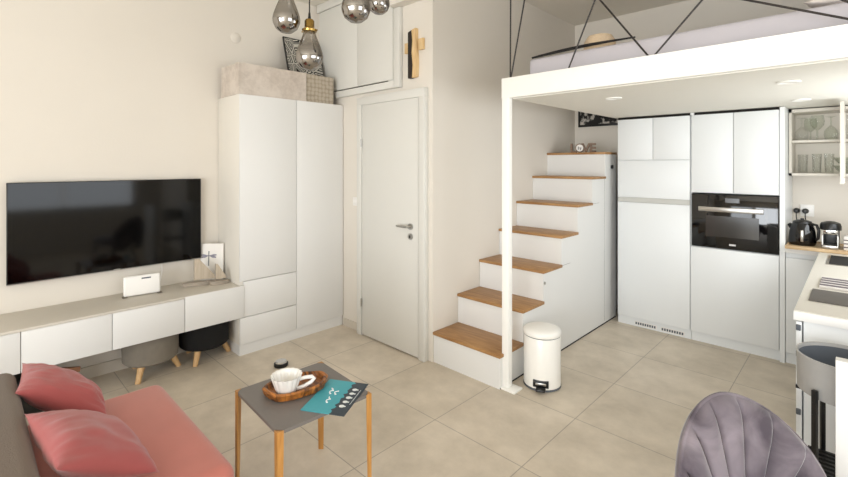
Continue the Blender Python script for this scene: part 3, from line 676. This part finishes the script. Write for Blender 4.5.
def sailboat(L, H, lab, loc, rz):
    t = thing('model_sailboat', lab, 'model boat', (0, 0, 0), 'wooden sailboats on the console')
    n = 10; top = []; bot = []
    for i in range(2*n):
        a = 2*math.pi*i/(2*n); s = math.cos(a)*L/2; wv = math.sin(a)*0.022*(1 - 0.25*math.cos(a)); top.append((wv, s, 0.030)); bot.append((wv*0.8, s*0.92, 0.0))
    MB().rings([bot, top]).build('hull', M['greywood'], t)
    MB().cyl((0, -L*0.2, 0.03), (0, -L*0.2, H), 0.003, n=8).build('mast', M['greywood'], t)
    b = MB(); b.prism([(-L*0.2+0.004, 0.045), (L*0.36, 0.045), (L*0.30, 0.07), (-L*0.08, H*0.97), (-L*0.2+0.004, H*0.97)], (-0.003, 0, 0), (0, 1, 0), (0, 0, 1), (1, 0, 0), 0.006); b.build('sail', M['sail'], t)
    t.location = loc; t.rotation_euler = (0, 0, rz)
sailboat(0.30, 0.22, 'larger weathered wooden model sailboat on the console by the wardrobe', (-3.80, 1.345, CZ+0.0005), R(-18))
sailboat(0.15, 0.17, 'smaller wooden model sailboat at the right of the larger one', (-3.725, 1.45, CZ+0.0005), R(-14))

# ------------------------------------------------------------------ poufs and bag under the console
def pouf(cx, cy, m, lab, rz):
    t = thing('pouf', lab, 'stool', (cx, cy, 0), 'round poufs under the console')
    b = MB(); b.lathe([(0.12, 0.105), (0.165, 0.107), (0.180, 0.122), (0.182, 0.20), (0.180, 0.285), (0.165, 0.302), (0.08, 0.306), (0, 0.306)], (cx, cy, 0), 40); b.build('seat', m, t)
    for k in range(3):
        a = rz + k*2*math.pi/3
        MB().cyl((cx+math.cos(a)*0.185, cy+math.sin(a)*0.185, 0), (cx+math.cos(a)*0.125, cy+math.sin(a)*0.125, 0.12), 0.017, 0.026, n=14).build('leg', M['poufleg'], t)
pouf(-3.775, 0.972, M['greyfab'], 'round grey felt pouf on splayed wooden legs under the console', R(-40))
pouf(-3.775, 1.352, M['blackfab'], 'round black pouf on splayed wooden legs under the console next to the wardrobe', R(-40))
t = thing('bag', 'black bag with a brown leather pull on the floor beneath the console', 'bag', (-3.75, 0.2, 0))
b = MB(); b.box(-3.90, -3.63, -0.2, 0.42, 0.0, 0.245, 0.04, 4); b.build('body', M['black'], t)
b = MB(); b.prism([(0, 0), (0.13, -0.025), (0.135, 0.005), (0.01, 0.035)], (-3.70, 0.405, 0.205), (0, 1, 0), (0, 0, 1), (1, 0, 0), 0.02); b.build('strap', M['leather'], t)

# ------------------------------------------------------------------ sofa and cushions
t = thing('sofa', 'low dusty-rose sofa seat with a brown-grey backrest in the lower left corner', 'sofa', (-2.15, 0.35, 0))
b = MB(); b.box(-2.66, -1.70, 0.162, 0.735, 0.20, 0.405, 0.055, 5); b.build('seat', M['pink'], t)
b = MB(); b.box(-2.64, -1.72, 0.162, 0.70, 0.05, 0.198, 0.02, 2); b.build('base', M['brown'], t)
b = MB(); b.box(-2.66, -1.35, -0.16, 0.160, 0.06, 0.655, 0.045, 5); b.build('backrest', M['brown'], t)
for x in (-2.58, -1.78):
    for y in (0.22, 0.62): MB().cyl((x, y, 0), (x, y, 0.055), 0.02, 0.024, n=12).build('foot', M['black'], t)
def cushion(name, m, c, T, lab, cat, parent=None, seed=0, group=None, N=40):
    # c: four corners (TL, TR, BR, BL) of the seam plane, T: half thickness
    TL, TR, BR, BL = map(Vector, c); nrm = (TR-TL).cross(BL-TL).normalized()
    bm = bmesh.new(); G = {}
    for side in (1, -1):
        for i in range(N+1):
            for j in range(N+1):
                u, v = i/N, j/N
                edge = i in (0, N) or j in (0, N)
                if side == -1 and edge: G[(side, i, j)] = G[(1, i, j)]; continue
                uu = u*2-1; vv = v*2-1
                pin = 0.055
                us = uu*(1 - pin*(1-vv*vv)*abs(uu)**3); vs_ = vv*(1 - pin*(1-uu*uu)*abs(vv)**3)
                a, b_ = (us+1)/2, (vs_+1)/2
                p = TL*(1-a)*(1-b_) + TR*a*(1-b_) + BR*a*b_ + BL*(1-a)*b_
                h = (max(0, 1-abs(uu)**2.4)*max(0, 1-abs(vv)**2.4))**0.62
                wr = noise.noise(Vector((u*5+seed, v*5, side*3)))*0.14 + noise.noise(Vector((u*5+seed, v*16, side)))*0.22*(abs(uu)**2+abs(vv)**2)
                p = p + nrm*(T*h*side*(1+wr))
                G[(side, i, j)] = bm.verts.new(p)
        for i in range(N):
            for j in range(N):
                q = [G[(side, i, j)], G[(side, i+1, j)], G[(side, i+1, j+1)], G[(side, i, j+1)]]
                if side == -1: q.reverse()
                try: bm.faces.new(q)
                except ValueError: pass
    bmesh.ops.recalc_face_normals(bm, faces=bm.faces[:])
    b = MB(); b.bm.free(); b.bm = bm
    o = b.build(name, m, parent, ang=100)
    if not parent: tag(o, lab, cat, group)
    return o
cushion('cushion', M['pinkc'], [(-2.70, 0.185, 0.655), (-2.56, 0.45, 0.47), (-2.29, 0.43, 0.47), (-2.36, 0.14, 0.655)], 0.07,
        'rose cushion farther from the camera, leaning on the brown backrest', 'cushion', seed=1, group='rose cushions on the sofa')
cushion('cushion', M['pinkc'], [(-2.12, 0.150, 0.665), (-2.21, 0.44, 0.468), (-1.77, 0.485, 0.460), (-1.67, 0.19, 0.66)], 0.075,
        'nearer rose cushion leaning on the brown backrest at the bottom of the photo', 'cushion', seed=4, group='rose cushions on the sofa')
cushion('pillow', M['pillow'], [(-0.20, 2.90, 2.345), (0.36, 2.90, 2.345), (0.36, 3.26, 2.42), (-0.20, 3.26, 2.42)], 0.06, 'pale crumpled pillow lying on the loft mattress at the right', 'pillow', seed=8)

# ------------------------------------------------------------------ side table and what is on it
TT = 0.470; HS = 0.2285
t = thing('side_table', 'square grey-topped side table on four oak legs beside the sofa', 'table', (0, 0, 0))
ch = 0.020
poly = [(-HS+ch, -HS), (HS-ch, -HS), (HS, -HS+ch), (HS, HS-ch), (HS-ch, HS), (-HS+ch, HS), (-HS, HS-ch), (-HS, -HS+ch)]
MB().prism(poly, (0, 0, TT-0.014), (1, 0, 0), (0, 1, 0), (0, 0, 1), 0.014).build('tabletop', M['tablegrey'], t)
for sx in (-1, 1):
    for sy in (-1, 1):
        sec = [(0, 0), (-sx*0.027, 0), (-sx*0.027, -sy*0.004), (-sx*0.004, -sy*0.027), (0, -sy*0.027)]
        rr = []
        for z, k in ((0, 0.72), (TT-0.10, 1.0), (TT-0.02, 1.02), (TT, 1.02)):
            rr.append([(sx*(HS+0.003) + a*k, sy*(HS+0.003) + c_*k, z) for a, c_ in sec])
        MB().rings(rr).build('leg', M['oakleg'], t)
t.location = (-1.888, 1.121, 0); t.rotation_euler = (0, 0, R(-3.3))
# live-edge tray
t = thing('wooden_dish', 'brown live-edge olive wood dish on the grey table', 'dish', (-1.925, 1.108, TT))
cx, cy, rz = -1.925, 1.108, R(76)
def wob(a, r, z):
    se = (abs(math.cos(a))**2.2 + abs(math.sin(a))**2.2)**(-1/2.2)
    return 0.93*se*(1 + 0.03*math.sin(3*a+1) + 0.03*math.sin(5*a) + 0.012*math.sin(11*a+2))
b = MB(); b.lathe([(0.118, 0.0005), (0.132, 0.006), (0.140, 0.032), (0.132, 0.040), (0.122, 0.037), (0.114, 0.018), (0.0, 0.014)], (0, 0, 0), 72, sx=1.16, sy=0.76, wob=wob)
bmesh.ops.transform(b.bm, matrix=Matrix.Translation((cx, cy, TT)) @ Matrix.Rotation(rz, 4, 'Z'), verts=b.bm.verts); b.build('dish_body', M['olive'], t)
# ribbed cup
t = thing('cup', 'white ribbed ceramic cup standing in the wooden dish', 'cup', (cx, cy, TT+0.0145))
ux, uy = cx + 0.012, cy - 0.058
def rib(a, r, z): return 1 + 0.06*(0.35 + 0.65*min(1, z/0.07))*(abs(math.sin(8*a)) - 0.5) if r > 0.02 else 1
b = MB(); b.lathe([(0.0, 0.0), (0.038, 0.0), (0.044, 0.006), (0.055, 0.035), (0.066, 0.070), (0.070, 0.082), (0.067, 0.082), (0.062, 0.07), (0.050, 0.035), (0.036, 0.012), (0.0, 0.010)], (ux, uy, TT+0.0155), 128, cap=False, wob=rib); b.build('bowl', M['ceramic'], t, ang=70)
dirv = Vector((math.cos(R(62)), math.sin(R(62)), 0)); o0 = Vector((ux, uy, TT+0.0155)); pts = []
for q, z in ((0.054, 0.052), (0.085, 0.057), (0.116, 0.056), (0.126, 0.047), (0.112, 0.032), (0.080, 0.017), (0.042, 0.010)): pts.append(o0 + dirv*q + Vector((0, 0, z)))
b = MB(); b.tube(pts, [0.008, 0.0085, 0.009, 0.009, 0.009, 0.0085, 0.008], n=12); b.build('handle', M['ceramic'], t)
# brochure
t = thing('brochure', 'teal and slate leaflet with white lettering marks lying on the table corner', 'leaflet', (0, 0, 0))
BW, BH = 0.205, 0.287
edge = [(0.135 + 0.006*math.sin(k*1.7) + 0.0035*math.sin(k*3.9), k/24*BH) for k in range(25)]
MB().prism([(0, 0)] + edge + [(0, BH)], (0, 0, 0), (1, 0, 0), (0, 1, 0), (0, 0, 1), 0.003).build('cover', M['teal'], t)
MB().prism([(BW, BH)] + [(x + 0.0002, y) for x, y in edge[::-1]] + [(BW, 0)], (0, 0, 0), (1, 0, 0), (0, 1, 0), (0, 0, 1), 0.003).build('flap', M['navy'], t)
b = MB()
for k in range(5):
    b.lathe([(0.0115 - 0.001*(k % 2), 0), (0.0115 - 0.001*(k % 2), 0.0006), (0, 0.0006)], (0.163, 0.070 + k*0.037, 0.003), 14, sx=1.1, sy=0.95)
    b.box(0.174, 0.181, 0.066 + k*0.037, 0.075 + k*0.037, 0.003, 0.0036)
b.box(0.191, 0.193, 0.09, 0.22, 0.003, 0.0035)
b.build('print_mark', M['whiteprint'], t)
b = MB()
for x0, y0, n in ((0.082, 0.075, 5), (0.062, 0.150, 5), (0.088, 0.15, 4), (0.055, 0.19, 2)):
    pts = [(x0 + 0.0075*math.sin(k*1.25), y0 + k*0.0058 + 0.004*math.cos(k*1.25), 0.0036) for k in range(n*2)]
    b.tube(pts, 0.0028, n=6)
b.build('script_mark', M['whiteprint'], t)
# placed from three table-plane corners: left, far and near
t.location = (-1.752, 1.029, TT+0.0008); t.rotation_euler = (0, 0, R(30))

# small round puck on the floor
t = thing('door_stop', 'small round silver and black puck on the floor between wardrobe and table', 'door stop', (-3.18, 1.70, 0))
b = MB(); b.lathe([(0.0, 0.0), (0.050, 0.0), (0.053, 0.006), (0.053, 0.022), (0.048, 0.026), (0, 0.026)], (-3.18, 1.70, 0.0003), 32, cap=False); b.build('base', M['black'], t)
b = MB(); b.lathe([(0.044, 0.0265), (0.044, 0.034), (0.038, 0.040), (0.0, 0.041)], (-3.18, 1.70, 0), 32); b.build('cap', M['chrome'], t)

# ------------------------------------------------------------------ pedal bin
bx, by = -1.60, 2.845
t = thing('pedal_bin', 'round white pedal bin with black pedal beside the loft post', 'bin', (bx, by, 0))
b = MB(); b.lathe([(0.118, 0.012), (0.127, 0.016), (0.127, 0.345), (0.124, 0.352)], (bx, by, 0), 48); b.build('body', M['binwhite'], t)
b = MB(); b.lathe([(0.125, 0.0005), (0.129, 0.003), (0.129, 0.012), (0.118, 0.014)], (bx, by, 0), 48); b.build('base_ring', M['potin'], t)
b = MB(); b.lathe([(0.120, 0.3525), (0.126, 0.354), (0.126, 0.357), (0.120, 0.3585)], (bx, by, 0), 48); b.build('gap_ring', M['potin'], t)
b = MB(); b.lathe([(0.129, 0.359), (0.131, 0.362), (0.130, 0.385), (0.122, 0.396), (0.095, 0.405), (0.05, 0.411), (0.0, 0.412)], (bx, by, 0), 48); b.build('lid', M['binwhite'], t)
fa = math.atan2(-by, -bx) - R(4); mt = Matrix.Translation((bx, by, 0)) @ Matrix.Rotation(fa, 4, 'Z')
b = MB(); b.box(0.112, 0.130, -0.052, 0.052, 0.030, 0.078, 0.004, mtx=mt); pd = b.build('pedal_housing', M['black'], t)
b = MB(); b.box(0.128, 0.133, -0.036, 0.036, 0.046, 0.062, 0.003, mtx=mt); b.build('slot_insert', M['steel'], pd)
b = MB(); b.box(0.125, 0.172, -0.032, 0.032, 0.018, 0.034, 0.006, mtx=mt); b.build('pedal', M['black'], t)

# ------------------------------------------------------------------ planter on stand, white panel
px_, py_ = -0.030, 2.33
t = thing('planter', 'round grey metal planter in a black stand before the worktop end', 'planter', (px_, py_, 0))
b = MB(); b.lathe([(0.0, 0.668), (0.125, 0.668), (0.146, 0.676), (0.148, 0.805), (0.150, 0.818), (0.144, 0.818), (0.141, 0.80)], (px_, py_, 0), 56, cap=False); b.build('pot', M['potgrey'], t)
b = MB(); b.lathe([(0.1405, 0.806), (0.138, 0.70), (0.0, 0.695)], (px_, py_, 0), 56, cap=False); b.build('liner', M['potin'], t)
for k in range(3):
    a = R(238 + 120*k); c_, s_ = math.cos(a), math.sin(a)
    mt = Matrix.Translation((px_ + c_*0.162, py_ + s_*0.162, 0)) @ Matrix.Rotation(a, 4, 'Z')
    MB().box(-0.010, 0.006, -0.008, 0.008, 0.0, 0.712, 0.002, mtx=mt).build('leg', M['black'], t)
b = MB()
for k in range(9): b.box(px_-0.12, px_+0.12, py_-0.12+k*0.03-0.006, py_-0.12+k*0.03+0.006, 0.365, 0.377)
b.box(px_-0.12, px_-0.108, py_-0.12, py_+0.12, 0.353, 0.365); b.box(px_+0.108, px_+0.12, py_-0.12, py_+0.12, 0.353, 0.365)
b.build('slat_shelf', M['black'], t)
b = MB(); b.box(px_-0.15, px_+0.15, py_-0.006, py_+0.006, 0.653, 0.665); b.box(px_-0.006, px_+0.006, py_-0.15, py_+0.15, 0.642, 0.6525); b.build('cross_brace', M['black'], t)
t = thing('room_divider', 'plain white upright divider panel at the right photo edge before the planter', 'divider', (0.15, 2.07, 0))
boxp('panel', M['white'], t, -0.055, 0.42, 2.06, 2.10, 0.0, 0.885, bev=0.002)
boxp('rear_foot', M['white'], t, 0.38, 0.42, 2.10, 2.22, 0.0, 0.885, bev=0.002)

# ------------------------------------------------------------------ velvet shell chair
def shell_chair(lab):
    t = thing('dining_chair', lab, 'chair', (0, 0, 0))
    # local frame: +X is the way the sitter faces, Y sideways, Z up
    NA, NR, CH = 132, 16, 11
    def outline(a):
        k = abs(a)/R(82)
        return 0.515 - 0.085*k**1.3 - 0.19*k**3
    def P(a, q, back):
        rho = 0.14 + (outline(a) - 0.14)*q
        s = rho*math.sin(a)*0.81; z = 0.268 + rho*math.cos(a)
        x = -0.30 + s*s/(2*0.42) - (z - 0.45)*0.20
        tph = (a/R(82)+1)/2*CH; bul = abs(math.sin(math.pi*tph))**0.38
        edge = min(1, (1-q)*7)**0.5
        if back: return Vector((x - 0.052*(0.35+0.65*edge), s, z))
        return Vector((x + (0.036*bul)*min(1, 0.25+q)*edge, s, z))
    bm = bmesh.new(); F = {}
    for sd in (0, 1):
        for i in range(NA+1):
            a = -R(82) + 2*R(82)*i/NA
            for j in range(NR+1): F[sd, i, j] = bm.verts.new(P(a, j/NR, sd))
        for i in range(NA):
            for j in range(NR):
                q = [F[sd, i, j], F[sd, i+1, j], F[sd, i+1, j+1], F[sd, i, j+1]]
                bm.faces.new(q if sd else q[::-1])
    for i in range(NA):
        bm.faces.new([F[0, i, NR], F[0, i+1, NR], F[1, i+1, NR], F[1, i, NR]]); bm.faces.new([F[0, i+1, 0], F[0, i, 0], F[1, i, 0], F[1, i+1, 0]])
    for j in range(NR):
        bm.faces.new([F[0, 0, j+1], F[0, 0, j], F[1, 0, j], F[1, 0, j+1]]); bm.faces.new([F[0, NA, j], F[0, NA, j+1], F[1, NA, j+1], F[1, NA, j]])
    bmesh.ops.recalc_face_normals(bm, faces=bm.faces[:])
    b = MB(); b.bm.free(); b.bm = bm; b.build('backrest', M['velvet'], t, ang=75)
    b = MB(); b.tube([P(-R(82)+2*R(82)*i/60, 1.0, 0)*0.5 + P(-R(82)+2*R(82)*i/60, 1.0, 1)*0.5 for i in range(61)], 0.007, n=8); b.build('piping', M['velvet'], t)
    b = MB(); b.lathe([(0.0, 0.375), (0.20, 0.38), (0.245, 0.40), (0.255, 0.43), (0.245, 0.46), (0.20, 0.478), (0.0, 0.485)], (0.0, 0, 0), 48, cap=False, sx=1.02); b.build('seat', M['velvet'], t)
    for sx in (-1, 1):
        for sy in (-1, 1): MB().cyl((sx*0.23, sy*0.22, 0), (sx*0.14, sy*0.14, 0.385), 0.010, 0.016, n=12).build('leg', M['black'], t)
    return t
t = shell_chair('mauve-grey velvet chair with fan-shaped channel tufting in the lower right')
t.location = (-0.022, 1.543, 0); t.rotation_euler = (0, 0, R(-35))
